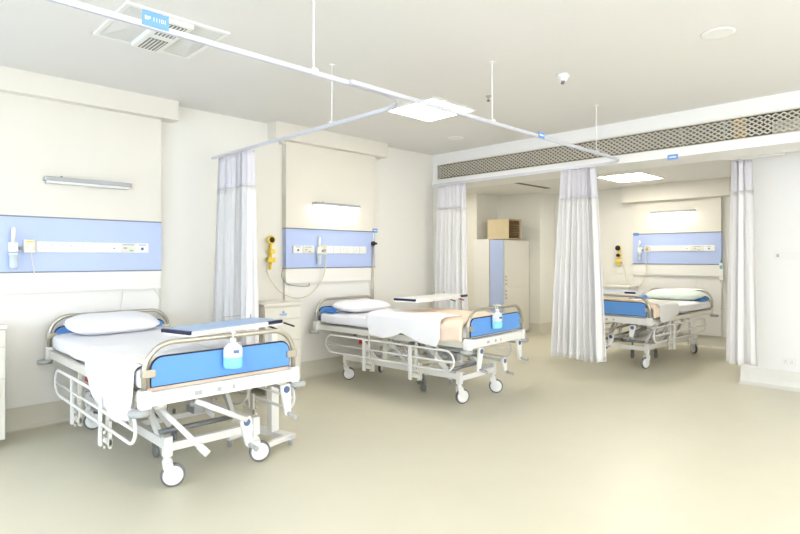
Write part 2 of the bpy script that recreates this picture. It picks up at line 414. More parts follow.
def make_bed(label, loc, rz, cranks, angs, yb=.74, ya=-1.08, group='hospital beds'):
    t = thing('hospital_bed', label, 'bed', loc, rz, group)
    W, L = .54, 1.12
    # base frame
    mb = MB()
    for s in (-1, 1):
        mb.box(.045 + s * .32 - .022, .045 + s * .32 + .022, -.84, .88, .25, .315, bev=.005)
        for e in (-1, 1): mb.box(.045 + s * .32 - .027, .045 + s * .32 + .027, e * .85 - .027, e * .85 + .027, .205, .335, bev=.005)
    for y in (-.85, .85): mb.box(-.255, .345, y - .02, y + .02, .235, .29, bev=.004)
    for y in (-.25, .35): mb.box(-.255, .345, y - .018, y + .018, .26, .30, bev=.004)
    mb.build('base_frame', M['white'], t)
    for (s, e), an in zip(((-1, -1), (1, -1), (-1, 1), (1, 1)), angs): caster(.045 + s * .32, e * .85, t, R(an) - rz)
    # two small centre wheels on stalks
    for x, y in ((-.12, -.25), (.12, .0)):
        mb = MB().cyl((x, y, .27), (x, y, .12), .012)
        mb.lathe([(.042, -.012), (.045, 0), (.042, .012)], mx=Matrix.Translation((x, y, .046)) @ Matrix.Rotation(R(90), 4, 'Y'))
        mb.box(x - .02, x + .02, y - .02, y + .02, .085, .13)
        mb.build('centre_wheel', M['midgrey'], t)
    # lifting struts
    for s in (-1, 1):
        MB().bar((s * .27, -.72, .30), (s * .30, -.42, .60), .03, .045).build('lift_arm', M['white'], t)
        MB().bar((s * .27, .30, .30), (s * .30, .62, .60), .03, .045).build('lift_arm', M['white'], t)
        MB().cyl((s * .16, -.60, .33), (s * .14, .28, .52), .017).build('tie_rod', M['white'], t)
    for y, z, h in ((-.44, .59, .36), (.62, .59, .36), (-.72, .33, .28)): MB().cyl((-h, y, z), (h, y, z), .018).build('torsion_bar', M['midgrey'], t)
    mb = MB().cyl((.05, -.55, .42), (.05, .1, .5), .026).box(.01, .09, -.62, -.48, .37, .46, bev=.01).cyl((-.08, -.8, .5), (-.08, -.1, .56), .02).box(-.13, -.03, -.35, -.2, .49, .58, bev=.01)
    mb.build('lift_actuator', M['grey'], t)
    for s in (-1, 1):
        MB().ring_sweep(bez([(s * .40, -.66, .60), (s * .42, -.64, .44), (s * .40, -.52, .36), (s * .38, -.36, .38), (s * .38, -.22, .48), (s * .40, -.18, .61)], 8), .010, 8).build('deck_stay', M['cream'], t)
        MB().bar((s * .22, -.10, .30), (s * .26, .16, .60), .025, .04).build('lift_link', M['white'], t)
        MB().box(s * .30 - .02, s * .30 + .02, .12, .19, .32, .60, bev=.004).build('guide_plate', M['cream'], t)
    MB().box(-.40, -.37, .44, .50, .50, .56, bev=.004).build('release_lever', M['red'], t)
    # deck frame
    mb = MB()
    for s in (-1, 1):
        mb.box(s * .50 - .018, s * .50 + .018, -L + .03, L - .03, .625, .685, bev=.006)
        mb.box(s * .34 - .012, s * .34 + .012, -L + .06, L - .06, .60, .63)
    for y in (-.7, -.35, 0, .35, .7): mb.box(-.49, .49, y - .015, y + .015, .61, .64)
    mb.build('deck_frame', M['cream'], t)
    for e, nm in ((-1, 'foot_beam'), (1, 'head_beam')):
        mb = MB().box(-W + .05, W - .05, e * L - .028, e * L + .028, .62, .705, bev=.012)
        for s in (-1, 1): mb.box(s * .516 - .032, s * .516 + .032, e * L - .038, e * L + .038, .61, .72, bev=.012)
        o = mb.build(nm, M['white'], t)
        if e < 0:
            p = MB()
            for xx, ww in ((-.20, .05), (-.06, .03), (.04, .02)): p.box(xx - ww / 2, xx + ww / 2, -L - .0295, -L - .028, .645, .672)
            p.build('maker_plate', M['grey'], o)
        for s in (-1, 1):
            MB().lathe([(.03, -.02), (.058, -.017), (.062, 0), (.058, .014), (.03, .018)], (s * .548, e * (L + .005), .595)).build('bumper', M['grey'], t)
    mb = MB()
    for a, b in ((-1.04, -.42), (-.40, .0), (.02, 1.03)): mb.box(-.46, .46, a, b, .6855, .694, bev=.003)
    mb.build('deck_board', M['grey'], t)
    # end rails and boards
    for e, zt, nm in ((-1, .99, 'footboard'), (1, .985, 'headboard')):
        yy = e * L
        MB().ring_sweep(arch(.517, .715, zt, .17, yy), .0165, 12).build('steel_end_rail', M['steel'], t)
        zb, zp = .735, (.905 if e < 0 else .885)
        MB().prism(round_rect_top(.478, zb, zp, .07), 'y', yy - .009, yy + .009).build(nm, M['boardblue'], t, bevel=.002)
        o = round_rect_top(.481, zb, zp + .003, .072)
        MB().ring_sweep([(u, yy, v) for u, v in o], .0075, 8, closed=True).build('board_edging', M['navy'], t)
        for s in (-1, 1):
            MB().box(s * .495 - .04, s * .495 + .04, yy - .021, yy + .021, .79, .84, bev=.006).build('board_clamp', M['steel'], t)
    # side rails, lowered
    for s in (-1, 1):
        X = s * .552; mb = MB(); zt, zb = .583, .388
        loop = [(X, yb - .10 + .10 * cos(R(a)), (zt + zb) / 2 + .1 * sin(R(a))) for a in range(-90, 91, 15)]
        loop += [(X, ya + .10 - .10 * cos(R(a)), (zt + zb) / 2 + .1 * sin(R(a))) for a in range(90, -91, -15)]
        mb.ring_sweep(loop, .011, 10, closed=True)
        mb.cyl((X, ya, .478), (X, yb, .478), .009)
        for y in (-.42, .26):
            mb.box(X - s * .0 - .008, X + .008, y - .02, y + .02, .235, .58)
        o = mb.build('side_rail', M['white'], t)
        for y in (-.42, .26):
            q = MB().box(X - s * .026 - .008, X - s * .026 + .008, y - .13, y - .09, .24, .42).box(X - s * .026 - .012, X - s * .026 + .012, y - .13, y + .02, .26, .30)
            for zz in (.25, .30, .35): q.cyl((X + s * .0, y - .11, zz), (X + s * .012, y - .11, zz), .010)
            q.bar((X - s * .03, y - .05, .34), (s * .51, y - .05, .63), .03, .02)
            q.build('rail_bracket', M['grey'] if False else M['cream'], o)
    for c in cranks:
        crank(t, *c)
    return t
B1R = R(0.0)
bed1 = make_bed('nearest', (1.725 - sin(B1R) * 1.12, 4.49, 0), B1R,
                [(.12, -1.16, .41, .15, R(-8)), (.44, -1.14, .57, .17, R(-6))], (250, 250, 250, 100))
# extended white crank tubes of the first bed
mb = MB().cyl((-.40, -1.0, .59), (-.235, -1.26, .35), .017).cyl((-.24, -1.25, .36), (-.21, -1.30, .315), .023).cyl((-.42, -1.03, .60), (-.36, -1.03, .60), .03)
mb.build('crank_tube', M['white'], bed1)
MB().cyl((-.20, -1.10, .60), (.12, -1.17, .425), .018).build('crank_tube', M['white'], bed1)
BR = R(4)
bed2 = make_bed('middle hospital bed with peach blanket beside the tall locker view', (4.71 - sin(BR) * 1.12, 3.36 + cos(BR) * 1.12, 0), BR,
                [(-.33, -1.14, .58, .18, R(10)), (.42, -1.14, .58, .17, R(-10)), (.18, -1.10, .41, .12, R(-14))], (250, 215, 235, 120), .90, -.98)
bed3 = make_bed('farthest hospital bed in the bay between the two right curtains', (7.40 + 1.119, 3.31, 0), R(-92.5),
                [(.30, -1.14, .57, .13, R(8)), (.0, -1.14, .42, .13, R(8))], (60, 70, 20, 320))
bed1['label'] = 'nearest hospital bed, at left, with white sheet hanging over its near side'
bed2['label'] = 'middle hospital bed with peach blanket and steel drip pole at its head'
bed3['label'] = 'farthest hospital bed, in the bay between the two right-hand curtains'

def local(bed, x, y, z=0):
    return Matrix.Translation(bed.location) @ Matrix.Rotation(bed.rotation_euler.z, 4, 'Z') @ Vector((x, y, z))
def mattress(bed, label):
    def f(u, v):
        # superellipse section around the y axis
        y = -1.075 + 2.16 * u; e = min(1, min(u, 1 - u) / .02) ** .5
        a = 2 * pi * v; n = .34
        c, s = cos(a), sin(a)
        x = .515 * math.copysign(abs(c) ** n, c) * (.93 + .07 * e)
        z = .765 + .070 * math.copysign(abs(s) ** n, s) * (.8 + .2 * e) * (1 if s > 0 else 1)
        z += .004 * sin(9 * y + 3 * x) * (s > 0)
        x += .006 * sin(13 * y) * (1 if abs(c) > .7 else 0)
        return (x, y, z)
    mb = MB(); mb.grid(60, 48, f, closed_v=True)
    bm = mb.bm; bm.verts.ensure_lookup_table()
    bm.faces.new([bm.verts[j] for j in range(48)]); bm.faces.new([bm.verts[59 * 48 + j] for j in range(48)][::-1])
    o = mb.build('mattress', M['sheet'], None, bed.location); o.rotation_euler = bed.rotation_euler
    tag(o, label, 'mattress', 'mattresses'); return o
mattress(bed1, 'white sheeted mattress on the nearest left bed')
mattress(bed2, 'white sheeted mattress on the middle bed with the peach blanket')
mattress(bed3, 'white sheeted mattress on the farthest bed in the right bay')
def pillow(bed, label, x, y, rz, m, hw=.34, hd=.22, h=.075, zb=.841, tilt=8):
    def f(u, v):
        a = pi * (u - .5); b = 2 * pi * v
        ca = abs(cos(a)) ** .55
        cx, sx = cos(b), sin(b)
        px = math.copysign(abs(cx) ** .55, cx) * ca; py = math.copysign(abs(sx) ** .55, sx) * ca
        zz = math.copysign(abs(sin(a)) ** .9, sin(a))
        edge = max(abs(px), abs(py))
        pinch = 1 - .12 * (1 - min(1, abs(abs(px) - abs(py)) * 2)) * 0
        zz *= 1 + .05 * sin(7 * px + 2) * cos(5 * py)
        return (px * hw * pinch, py * hd * pinch, zz * h * (1 - .25 * edge ** 4))
    mb = MB().grid(24, 44, f, closed_v=True)
    o = mb.build('pillow', m, None); p = local(bed, x, y); o.location = (p.x, p.y, zb + h * .88 + sin(R(tilt)) * hd * .5)
    o.rotation_euler = (R(tilt), 0, bed.rotation_euler.z + rz)
    s = MB().ring_sweep([(math.copysign(abs(cos(2 * pi * k / 40)) ** .55, cos(2 * pi * k / 40)) * (hw + .006), math.copysign(abs(sin(2 * pi * k / 40)) ** .55, sin(2 * pi * k / 40)) * (hd + .006), 0) for k in range(40)], .006, 6, closed=True)
    s.build('pillow_seam', m, o)
    tag(o, label, 'pillow', 'pillows'); return o
pillow(bed1, 'plump white pillow leaning on the headboard of the nearest left bed', -.08, .84, 0, M['pillow'], hw=.37, hd=.19, h=.066, tilt=14)
pillow(bed2, 'plump white pillow at the head of the middle bed', -.08, .77, R(-4), M['pillow'], hw=.37, hd=.21, h=.068, tilt=3)
pillow(bed3, 'pale greenish white pillow on the farthest bed', .08, .80, R(2), M['green'], hw=.42, hd=.21, h=.075, tilt=6)

def drape(bed, name, label, cat, m, ya, yb, xin, side, dropf, off=.006, hw=.522, top=.838, n=46, ripple=.006, thick=.006, top_extra=0, seed=0, group=None, wr=0):
    """cloth lying on the mattress top and falling over one long side (side=-1 left, +1 right)"""
    def f(u, v):
        y = ya + (yb - ya) * u
        drop = dropf(u)
        top_w = hw - side * xin if side > 0 else hw + xin
        r = .035; total = top_w - r + r * pi / 2 + drop - r
        s = v * total
        zt = top + off
        if s < top_w - r:
            x = (xin if side < 0 else xin) + side * s; z = zt
            z += .004 * sin(11 * y + 9 * x + seed) + wr * (.5 + .5 * sin(17 * x + 23 * y + 2 * sin(9 * x - 5 * y + seed))) * min(1, v * 8)
        elif s < top_w - r + r * pi / 2:
            a = (s - (top_w - r)) / r
            x = side * (hw - r + (r + off) * sin(a)); z = zt - r + r * cos(a)
        else:
            d = s - (top_w - r + r * pi / 2)
            x = side * (hw + off + ripple * (d / .25) * (1 + sin(17 * y + seed) + .5 * sin(31 * y + 1 + seed)))
            z = zt - r - d
        return (x, y, z)
    mb = MB().grid(n, 40, f)
    o = mb.build(name, m, None, bed.location, solid=thick); o.rotation_euler = bed.rotation_euler
    tag(o, label, cat, group); return o
def lerp_pts(pts):
    def f(u):
        for (a, va), (b, vb) in zip(pts, pts[1:]):
            if u <= b: return va + (vb - va) * (u - a) / (b - a)
        return pts[-1][1]
    return f
# first bed: white sheet hanging over the near (left) side; peach blanket folded at the foot
drape(bed1, 'bed_sheet', 'loose white sheet hanging over the near side of the left bed', 'sheet', M['linen'], -1.00, -.02, .10, -1,
      lerp_pts([(0, .18), (.05, .34), (.3, .40), (.7, .34), (.9, .28), (1, .14)]), off=.012, group='white draw sheets')
def blanket(bed, label, y0, y1, hw, z, th, foot=True, seed=0, group='peach blankets'):
    def f(u, v):
        total = (y1 - y0) + (.185 if foot else 0)
        s = u * total; x = -hw + 2 * hw * v
        if foot and s < .185:
            zz = z - .185 + s; yy = y0 - .004 * sin(20 * x)
        else:
            s2 = s - (.185 if foot else 0); yy = y0 + s2; zz = z + .006 * sin(14 * x + seed) * cos(9 * yy)
        if abs(x) > hw - .03: zz -= (abs(x) - hw + .03) * .4
        return (x, yy, zz)
    mb = MB().grid(34, 40, f)
    o = mb.build('blanket', M['pink'], None, bed.location, solid=th); o.rotation_euler = bed.rotation_euler
    tag(o, label, 'blanket', group); return o
blanket(bed1, 'peach blanket folded at the foot of the nearest left bed', -1.088, -.93, .50, .872, .02)
# middle bed: blanket spread over lower third, side fall, white sheet over it
drape(bed2, 'blanket', 'peach blanket spread over the foot of the middle bed', 'blanket', M['pink'], -1.07, .10, .46, -1,
      lerp_pts([(0, .17), (.25, .19), (.5, .17), (1, .10)]), off=.026, ripple=.006, thick=.03, seed=2, wr=.022)
drape(bed2, 'bed_sheet', 'white sheet draped over the peach blanket on the middle bed', 'sheet', M['linen'], -.84, .18, -.22, -1,
      lerp_pts([(0, .20), (.04, .29), (.25, .27), (.5, .19), (.62, .24), (.75, .27), (.95, .25), (1, .10)]), off=.068, group='white draw sheets', seed=3)
drape(bed3, 'blanket', 'peach blanket over the foot of the farthest bed', 'blanket', M['pink'], -1.07, -.40, -.46, 1,
      lerp_pts([(0, .15), (1, .12)]), off=.026, ripple=.006, thick=.03, seed=5, wr=.015)
drape(bed3, 'towel', 'pale cloth hanging over the side of the farthest bed', 'cloth', M['towel'], -.94, -.34, .25, 1,
      lerp_pts([(0, .18), (.08, .25), (.5, .24), (1, .16)]), off=.05, seed=1)
# blue covers peeping at the pillow ends
def blue_cover(bed, label, x0, x1, y0, y1, h=.05):
    def f(u, v):
        x = x0 + (x1 - x0) * u; y = y0 + (y1 - y0) * v
        e = min(1, 4 * min(u, 1 - u)) ** .5 * min(1, 4 * min(v, 1 - v)) ** .5
        return (x, y, .8415 + h * e * (1 + .15 * sin(20 * x + 9 * y)))
    def g(u, v):
        return f(u, v)
    mb = MB().grid(14, 14, f)
    o = mb.build('folded_cover', M['bluesheet'], None, bed.location, solid=.006); o.rotation_euler = bed.rotation_euler
    tag(o, label, 'cloth', 'blue covers'); return o
blue_cover(bed2, 'rumpled blue cloth beside the pillow on the middle bed', -.50, -.42, .84, 1.03, h=.025)
blue_cover(bed3, 'rumpled blue cloth at the pillow end of the farthest bed', .40, .50, .72, 1.0)
blue_cover(bed3, 'blue folded cloth on the far bed, left of the pale green pillow', -.46, -.36, .55, .85)

# ============================================================ OVERBED TABLES
def overbed_table(label, loc, rz, z, L=.86, Wt=.36, colx=.36, coly=.1, topmat='bluetop', frame=True):
    t = thing('overbed_table', label, 'table', loc, rz, 'overbed tables')
    mb = MB()
    def outline(L, Wt, r=.05): 
        return (arc(L / 2 - r, Wt / 2 - r, r, 0, 90, 4) + arc(-L / 2 + r, Wt / 2 - r, r, 90, 180, 4) +
                arc(-L / 2 + r, -Wt / 2 + r, r, 180, 270, 4) + arc(L / 2 - r, -Wt / 2 + r, r, 270, 360, 4))
    MB().prism(outline(L, Wt), 'z', z - .036, z - .002).build('table_rim', M['plastic'], t)
    MB().prism(outline(L - .03, Wt - .03, .04), 'z', z - .004, z + .001).build('table_top', M[topmat], t)
    MB().box(L / 2 - .17, L / 2 - .02, -Wt / 2 - .005, -Wt / 2 + .02, z - .024, z + .002, bev=.004).build('end_cap', M['navy'], t)
    MB().box(-L / 2 - .005, -L / 2 + .02, -Wt / 2 + .02, Wt / 2 - .02, z - .024, z + .002, bev=.004).build('end_cap', M['navy'], t)
    if frame:
        MB().ring_sweep([(L / 2 - .32, Wt / 2 - .02, z), (L / 2 - .32, Wt / 2 - .02, z + .03), (L / 2 - .05, Wt / 2 - .02, z + .03), (L / 2 - .05, Wt / 2 - .02, z)], .005, 8).build('guard_rail', M['steel'], t)
    MB().box(colx - .10, colx + .10, coly - .04, coly + .04, z - .07, z - .036, bev=.006).build('bracket', M['white'], t)
    MB().box(colx - .033, colx + .033, coly - .022, coly + .022, .5, z - .055, bev=.006).build('inner_column', M['plastic'], t)
    MB().box(colx - .042, colx + .042, coly - .03, coly + .03, .08, .62, bev=.006).build('column', M['white'], t)
    for dx, m in ((-.14, 'black'), (.06, 'red' if topmat == 'plastic' else 'black')):
        MB().bar((colx + dx, coly - .06, z - .045), (colx + dx + .045, coly - .14, z - .075), .012, .012).build('lever', M[m], t)
    mb = MB().box(colx - .30, colx + .03, coly + .17, coly + .21, .06, .10, bev=.006).box(colx - .30, colx + .03, coly - .21, coly - .17, .06, .10, bev=.006).box(colx - .04, colx + .04, coly - .21, coly + .21, .055, .095, bev=.006)
    mb.build('base', M['white'], t)
    for xx, yy in ((colx - .28, coly + .19), (colx - .28, coly - .19), (colx, coly + .19), (colx, coly - .19)):
        q = MB().lathe([(.02, -.009), (.025, 0), (.02, .009)], mx=Matrix.Translation((xx, yy, .026)) @ Matrix.Rotation(R(90), 4, 'Y')).box(xx - .013, xx + .013, yy - .013, yy + .013, .04, .062)
        q.build('castor', M['grey'], t)
    return t
overbed_table('blue-topped overbed table across the nearest left bed', (1.945, 3.80, 0), R(14), 1.015, L=.86, Wt=.34, colx=.50, coly=.02)
overbed_table('white overbed table with red lever over the middle bed', (4.83, 4.36, 0), R(7), 1.05, L=1.06, Wt=.34, colx=.46, coly=.05, topmat='plastic')
overbed_table('blue-topped overbed table across the farthest bed', (7.90, 3.62, 0), R(-90 + 8), 1.02, L=.86, Wt=.36, colx=-.42, coly=.0, frame=False)

# ============================================================ BEDSIDE CABINETS
def cabinet(label, x0, y0, Wd=.46, D=.40, H=.975, emblem=True):
    t = thing('bedside_cabinet', label, 'cabinet', (x0 + Wd / 2, y0 + D / 2, 0), 0, 'bedside cabinets')
    w2, d2 = Wd / 2, D / 2
    MB().box(-w2, w2, -d2 + .018, d2, .07, H - .02, bev=.004).build('body', M['cream'], t)
    MB().box(-w2 - .01, w2 + .01, -d2 - .01, d2, H - .02, H + .015, bev=.008).build('top', M['cream'], t)
    fr = MB().box(-w2 + .004, w2 - .004, -d2, -d2 + .018, H - .16, H - .03, bev=.003).build('drawer', M['cream'], t)
    MB().box(-.06, .06, -d2 - .012, -d2, H - .155, H - .145).build('handle', M['cream'], fr)
    if emblem:
        e = MB().lathe([(.012, 0), (.012, .002)], mx=Matrix.Translation((0, -d2 - .002, H - .085)) @ Matrix.Rotation(R(90), 4, 'X'))
        for i in range(3): e.box(-.05 + .004 * i, .05 - .004 * i, -d2 - .0015, -d2, H - .108 - .008 * i, H - .103 - .008 * i)
        e.build('emblem', M['tagblue'], fr)
    MB().box(-w2 + .004, w2 - .004, -d2, -d2 + .018, H - .40, H - .166, bev=.003).build('drawer', M['cream'], t)
    dr = MB().box(-w2 + .004, w2 - .004, -d2, -d2 + .018, .075, H - .406, bev=.003).build('door', M['cream'], t)
    MB().box(w2 - .06, w2 - .045, -d2 - .015, -d2, .40, .50, bev=.004).build('handle', M['white'], dr)
    for sx in (-1, 1):
        for sy in (-1, 1):
            q = MB().lathe([(.026, -.012), (.03, 0), (.026, .012)], mx=Matrix.Translation((sx * (w2 - .05), sy * (d2 - .05), .03)) @ Matrix.Rotation(R(90), 4, 'Y'))
            q.box(sx * (w2 - .05) - .016, sx * (w2 - .05) + .016, sy * (d2 - .05) - .015, sy * (d2 - .05) + .015, .045, .071).build('castor', M['grey'], t)
    return t
cabinet('cream bedside cabinet between the curtain and the middle bed', 3.14, 5.27, Wd=.47, D=.43, H=.985)
cabinet('cream bedside cabinet cut by the left edge of the picture', .38, 5.27, H=.96, emblem=False)
t = cabinet('grey bedside cabinet beside the far bed under the yellow regulator', 0, 0, H=.985, emblem=False)
t.location = (9.94, 4.34, 0); t.rotation_euler = (0, 0, R(-90))
t['label'] = 'bedside cabinet of the far bay, under the black and yellow regulator'

# ============================================================ CURTAIN TRACK AND CURTAINS
ZT = 2.60
trk = thing('curtain_track', 'white ceiling-hung curtain track crossing the ward', 'curtain track', (2.75, 2.70, ZT))
def rail(pts, name):
    mb = MB(); bm = mb.bm
    P = [Vector((x, y, 0)) for x, y in pts]; prof = [(-.012, -.012), (-.012, .014), (.012, .014), (.012, -.012), (.006, -.012), (.006, -.005), (-.006, -.005), (-.006, -.012)]
    rings = []
    for i, p in enumerate(P):
        if i == 0: t = (P[1] - P[0]).normalized()
        elif i == len(P) - 1: t = (P[-1] - P[-2]).normalized()
        else: t = ((P[i + 1] - P[i]).normalized() + (P[i] - P[i - 1]).normalized()).normalized()
        sd = Vector((t.y, -t.x, 0))
        rings.append([bm.verts.new(p + sd * u + Vector((0, 0, v))) for u, v in prof])
    for a, b in zip(rings, rings[1:]):
        for k in range(8): bm.faces.new((a[k], b[k], b[(k + 1) % 8], a[(k + 1) % 8]))
    bm.faces.new(rings[0]); bm.faces.new(rings[-1][::-1])
    return mb.build(name, M['alu'], trk)
X1, YM, X2 = 2.80, 2.70, 6.22
def rel(l): return [(x - 2.75, y - 2.70) for x, y in l]
rr = .30
rail(rel([(-2.48, YM)] + arc(X1 - rr, YM + rr, rr, -90, 0, 12) + [(X1, YA - .003)]), 'rail')
rr2 = .22
rail(rel([(X1 - .6, YM - .026)] + arc(X2 - rr2, YM - .026 + rr2, rr2, -90, 0, 12) + [(X2, 5.58)]), 'rail')
for x, y in ((1.94, YM), (3.69, YM - .026), (5.52, YM - .026), (2.80, 3.64)):
    a = Vector((x - 2.75, y - 2.70, .0145)); b = a + Vector((0, 0, ZC - ZT - .0155))
    MB().cyl(a, b, .0055, 10).cyl(b - Vector((0, 0, .012)), b, .025, 14).box(a.x - .02, a.x + .02, a.y - .02, a.y + .02, .0145, .026).build('hanger_rod', M['plastic'], trk)
# second track for the right curtain, fixed to the lower ceiling
t2 = thing('curtain_track', 'short curved white curtain track leading to the right curtain', 'curtain track', (7.25, 1.75, ZB))
def rail2():
    mb = MB(); pts = [(6.43 + .55, 1.93)] + [(7.10 + .15 * cos(R(a)), 1.78 + .15 * sin(R(a))) for a in range(90, -1, -15)] + [(7.25, 1.35)]
    mb.ring_sweep([(x - 7.25, y - 1.75, -.15) for x, y in pts], .012, 8, ry=.016)
    for x, y in ((7.0, 1.93), (7.25, 1.5)): mb.cyl((x - 7.25, y - 1.75, -.14), (x - 7.25, y - 1.75, -.001), .006, 8)
    return mb.build('rail', M['plastic'], t2)
rail2()

def curtain(label, p0, p1, q0, q1, ztop, zbot, folds, depth=.045, net=.36, seed=0, flare=1.3):
    """p0-p1: top span on the floor plan, q0-q1: bottom span"""
    t = thing('curtain', label, 'curtain', ((p0[0] + p1[0]) / 2, (p0[1] + p1[1]) / 2, ztop), 0, 'white ward curtains')
    rnd = random.Random(seed); ph = [rnd.uniform(-.5, .5) for _ in range(folds + 2)]; am = [rnd.uniform(.55, 1.25) for _ in range(folds + 2)]
    nu = folds * 12 + 1
    c = Vector(t.location)
    def pos(u, k):
        a = Vector((p0[0] + (p1[0] - p0[0]) * u, p0[1] + (p1[1] - p0[1]) * u)); b = Vector((q0[0] + (q1[0] - q0[0]) * u, q0[1] + (q1[1] - q0[1]) * u))
        base = a.lerp(b, k ** .8)
        d = (Vector(p1) - Vector(p0)).normalized(); nrm = Vector((d.y, -d.x))
        f = u * folds; i = int(min(f, folds - 1e-6)); fr = f - i
        amp = (am[i] * (1 - fr) + am[i + 1] * fr) * depth * (.65 + (flare - .65) * k)
        w_ = sin(2 * pi * (f + .12 * ph[i] * sin(pi * fr)) + .5 * k * ph[i])
        w_ = w_
        base = base + nrm * amp * w_ + d * (.012 * sin(4 * pi * f + ph[i] * 4) + .01 * k * ph[i] * sin(pi * fr))
        return base
    H = ztop - zbot
    kn = net / H
    def mk(k0, k1, n, name, m):
        def f(u, v):
            k = k0 + (k1 - k0) * v
            b = pos(u, k); zz = ztop - H * k + (.012 * sin(9 * u + seed) if k > .98 else 0)
            return (b.x - c.x, b.y - c.y, zz - c.z)
        MB().grid(nu, n, f).build(name, m, t, solid=.003)
    mk(.004, kn, 8, 'net_header', M['net'])
    mk(kn, 1, 26, 'fabric', M['curtain'])
    mb = MB()
    for i in range(folds + 1):
        b = pos(min(.999, i / folds), .004)
        mb.cyl((b.x - c.x, b.y - c.y, -.012), (b.x - c.x, b.y - c.y, .008), .003, 6)
    mb.build('glider_hooks', M['plastic'], t)['kind'] = 'stuff'
    return t
curtain('gathered white curtain against the wall behind the nearest left bed', (X1, 5.60), (X1, 4.93), (X1 - .03, 5.66), (X1 + .0, 4.88), ZT - .018, .32, 9, depth=.05, seed=3)
curtain('gathered white curtain at the left end of the far room opening', (X2, 5.48), (X2, 4.98), (X2, 5.54), (X2, 4.95), ZT - .018, .30, 7, depth=.05, seed=5)
curtain('wide white curtain hanging between the middle bed and the far bay', (X2, 3.46), (X2, 3.03), (X2 - .02, 3.60), (X2 - .0, 2.90), ZT - .018, .275, 8, depth=.055, seed=11)
curtain('white curtain gathered in front of the bare right wall', (7.24, 1.85), (7.26, 1.66), (7.24, 1.91), (7.26, 1.60), ZB - .168, .275, 3, depth=.03, seed=8)

# hanging labels on track and fascia
def sign(label, loc, rz, w_, h_, txt, group='blue bed number tags'):
    t = thing('number_tag', label, 'sign', loc, rz, group)
    MB().box(-w_ / 2, w_ / 2, -.0015, .0015, -h_ / 2, h_ / 2).build('plate', M['tagblue'], t)
    if txt: text_mesh(txt, h_ * .38, M['tagtext'], t, Matrix.Translation((0, -.0022, 0)) @ Matrix.Rotation(R(90), 4, 'X'))
    else: MB().box(-w_ * .32, w_ * .32, -.0026, -.0016, -h_ * .12, h_ * .1).build('caption', M['tagtext'], t)
    return t
sign('blue bed number tag on the curtain track at upper left', (1.015, YM - .015, ZT + .03), 0, .125, .07, 'BP 11101')
sign('blue number tag on the track where it nears the grille', (4.42, YM - .041, ZT + .012), 0, .10, .055, '')
sign('blue number tag on the lower edge of the bulkhead', (XB - .0145, 2.22, 2.612), R(-90), .11, .055, '')
sign('small blue tag on the top right corner of the middle bedhead unit', (5.13, YA - .084, 1.88), 0, .09, .055, '')
sign('small blue tag on the top left corner of the far bedhead unit', (XH - .085, 4.14, 1.93), R(-90), .10, .055, '')

# ============================================================ CEILING FITTINGS
# air diffuser cassette
t = thing('air_diffuser', 'square white air conditioning cassette in the ceiling', 'vent', (1.545, 3.98, ZC), 0)
h = .345
mb = MB()
for a, b, c, d in ((-h, h, -h, -h + .03), (-h, h, h - .03, h), (-h, -h + .03, -h + .03, h - .03), (h - .03, h, -h + .03, h - .03)): mb.box(a, b, c, d, -.014, -.0005)
mb.build('frame', M['plastic'], t)
mb = MB(); q = h - .034
for s in (-1, 1):
    bm = mb.bm
    for (A, B, C_, D_) in (((s * q, -q, -.012), (s * q, q, -.012), (s * .10, q, -.004), (s * .10, -q, -.004)),):
        vs = [bm.verts.new(p) for p in (A, B, C_, D_)]; bm.faces.new(vs)
    # diamond facet
    vs = [bm.verts.new(p) for p in ((s * q, -q, -.013), (s * .22, 0, -.03), (s * q, q, -.013))]; bm.faces.new(vs)
    vs = [bm.verts.new(p) for p in ((s * .22, 0, -.03), (s * .10, q, -.006), (s * q, q, -.013))]; bm.faces.new(vs)
    vs = [bm.verts.new(p) for p in ((s * .22, 0, -.03), (s * .10, -q, -.006), (s * q, -q, -.013))]; bm.faces.new(vs)
    vs = [bm.verts.new(p) for p in ((s * .22, 0, -.03), (s * .10, -q, -.006), (s * .10, q, -.006))]; bm.faces.new(vs)
mb.build('deflector', M['diff'], t)
MB().box(-.10, .10, -q, q, -.04, -.001, bev=.006).build('centre_bar', M['plastic'], t)
for yy in (-.16, .16):
    g = MB().box(-.065, .065, yy - .12, yy + .12, -.042, -.0395)
    o = g.build('slot_panel', M['ventdark'], t)
    g = MB()
    for i in range(5): g.box(-.055 + .025 * i, -.045 + .025 * i, yy - .115, yy + .115, -.046, -.0415)
    g.build('vane', M['diff'], o)
# recessed luminaires
def luminaire(label, loc, hx, hy, split, group='ceiling luminaires'):
    t = thing('ceiling_light', label, 'light', loc, 0, group)
    mb = MB(); b = .02
    for a, c, d, e in ((-hx, hx, -hy, -hy + b), (-hx, hx, hy - b, hy), (-hx, -hx + b, -hy + b, hy - b), (hx - b, hx, -hy + b, hy - b)): mb.box(a, c, d, e, -.014, -.0005)
    if split: mb.box(-.012, .012, -hy + b, hy - b, -.012, -.0005).box(-hx + b, -.012, -.012, .012, -.012, -.0005).box(.012, hx - b, -.012, .012, -.012, -.0005)
    mb.build('frame', M['plastic'], t)
    if split:
        for sx in (-1, 1):
            for sy in (-1, 1):
                x0, x1 = sorted((sx * .014, sx * (hx - b))); y0, y1 = sorted((sy * .014, sy * (hy - b)))
                MB().box(x0, x1, y0, y1, -.008, -.001).build('diffuser', M['light'], t)
    else: MB().box(-hx + b, hx - b, -hy + b, hy - b, -.008, -.001).build('diffuser', M['light_b'], t)
luminaire('bright square ceiling light seen behind the curtain track', (4.42, 4.01, ZC), .345, .345, True)
luminaire('bright ceiling light in the lower ceiling of the far bay', (8.87, 3.72, ZB), .46, .36, False)
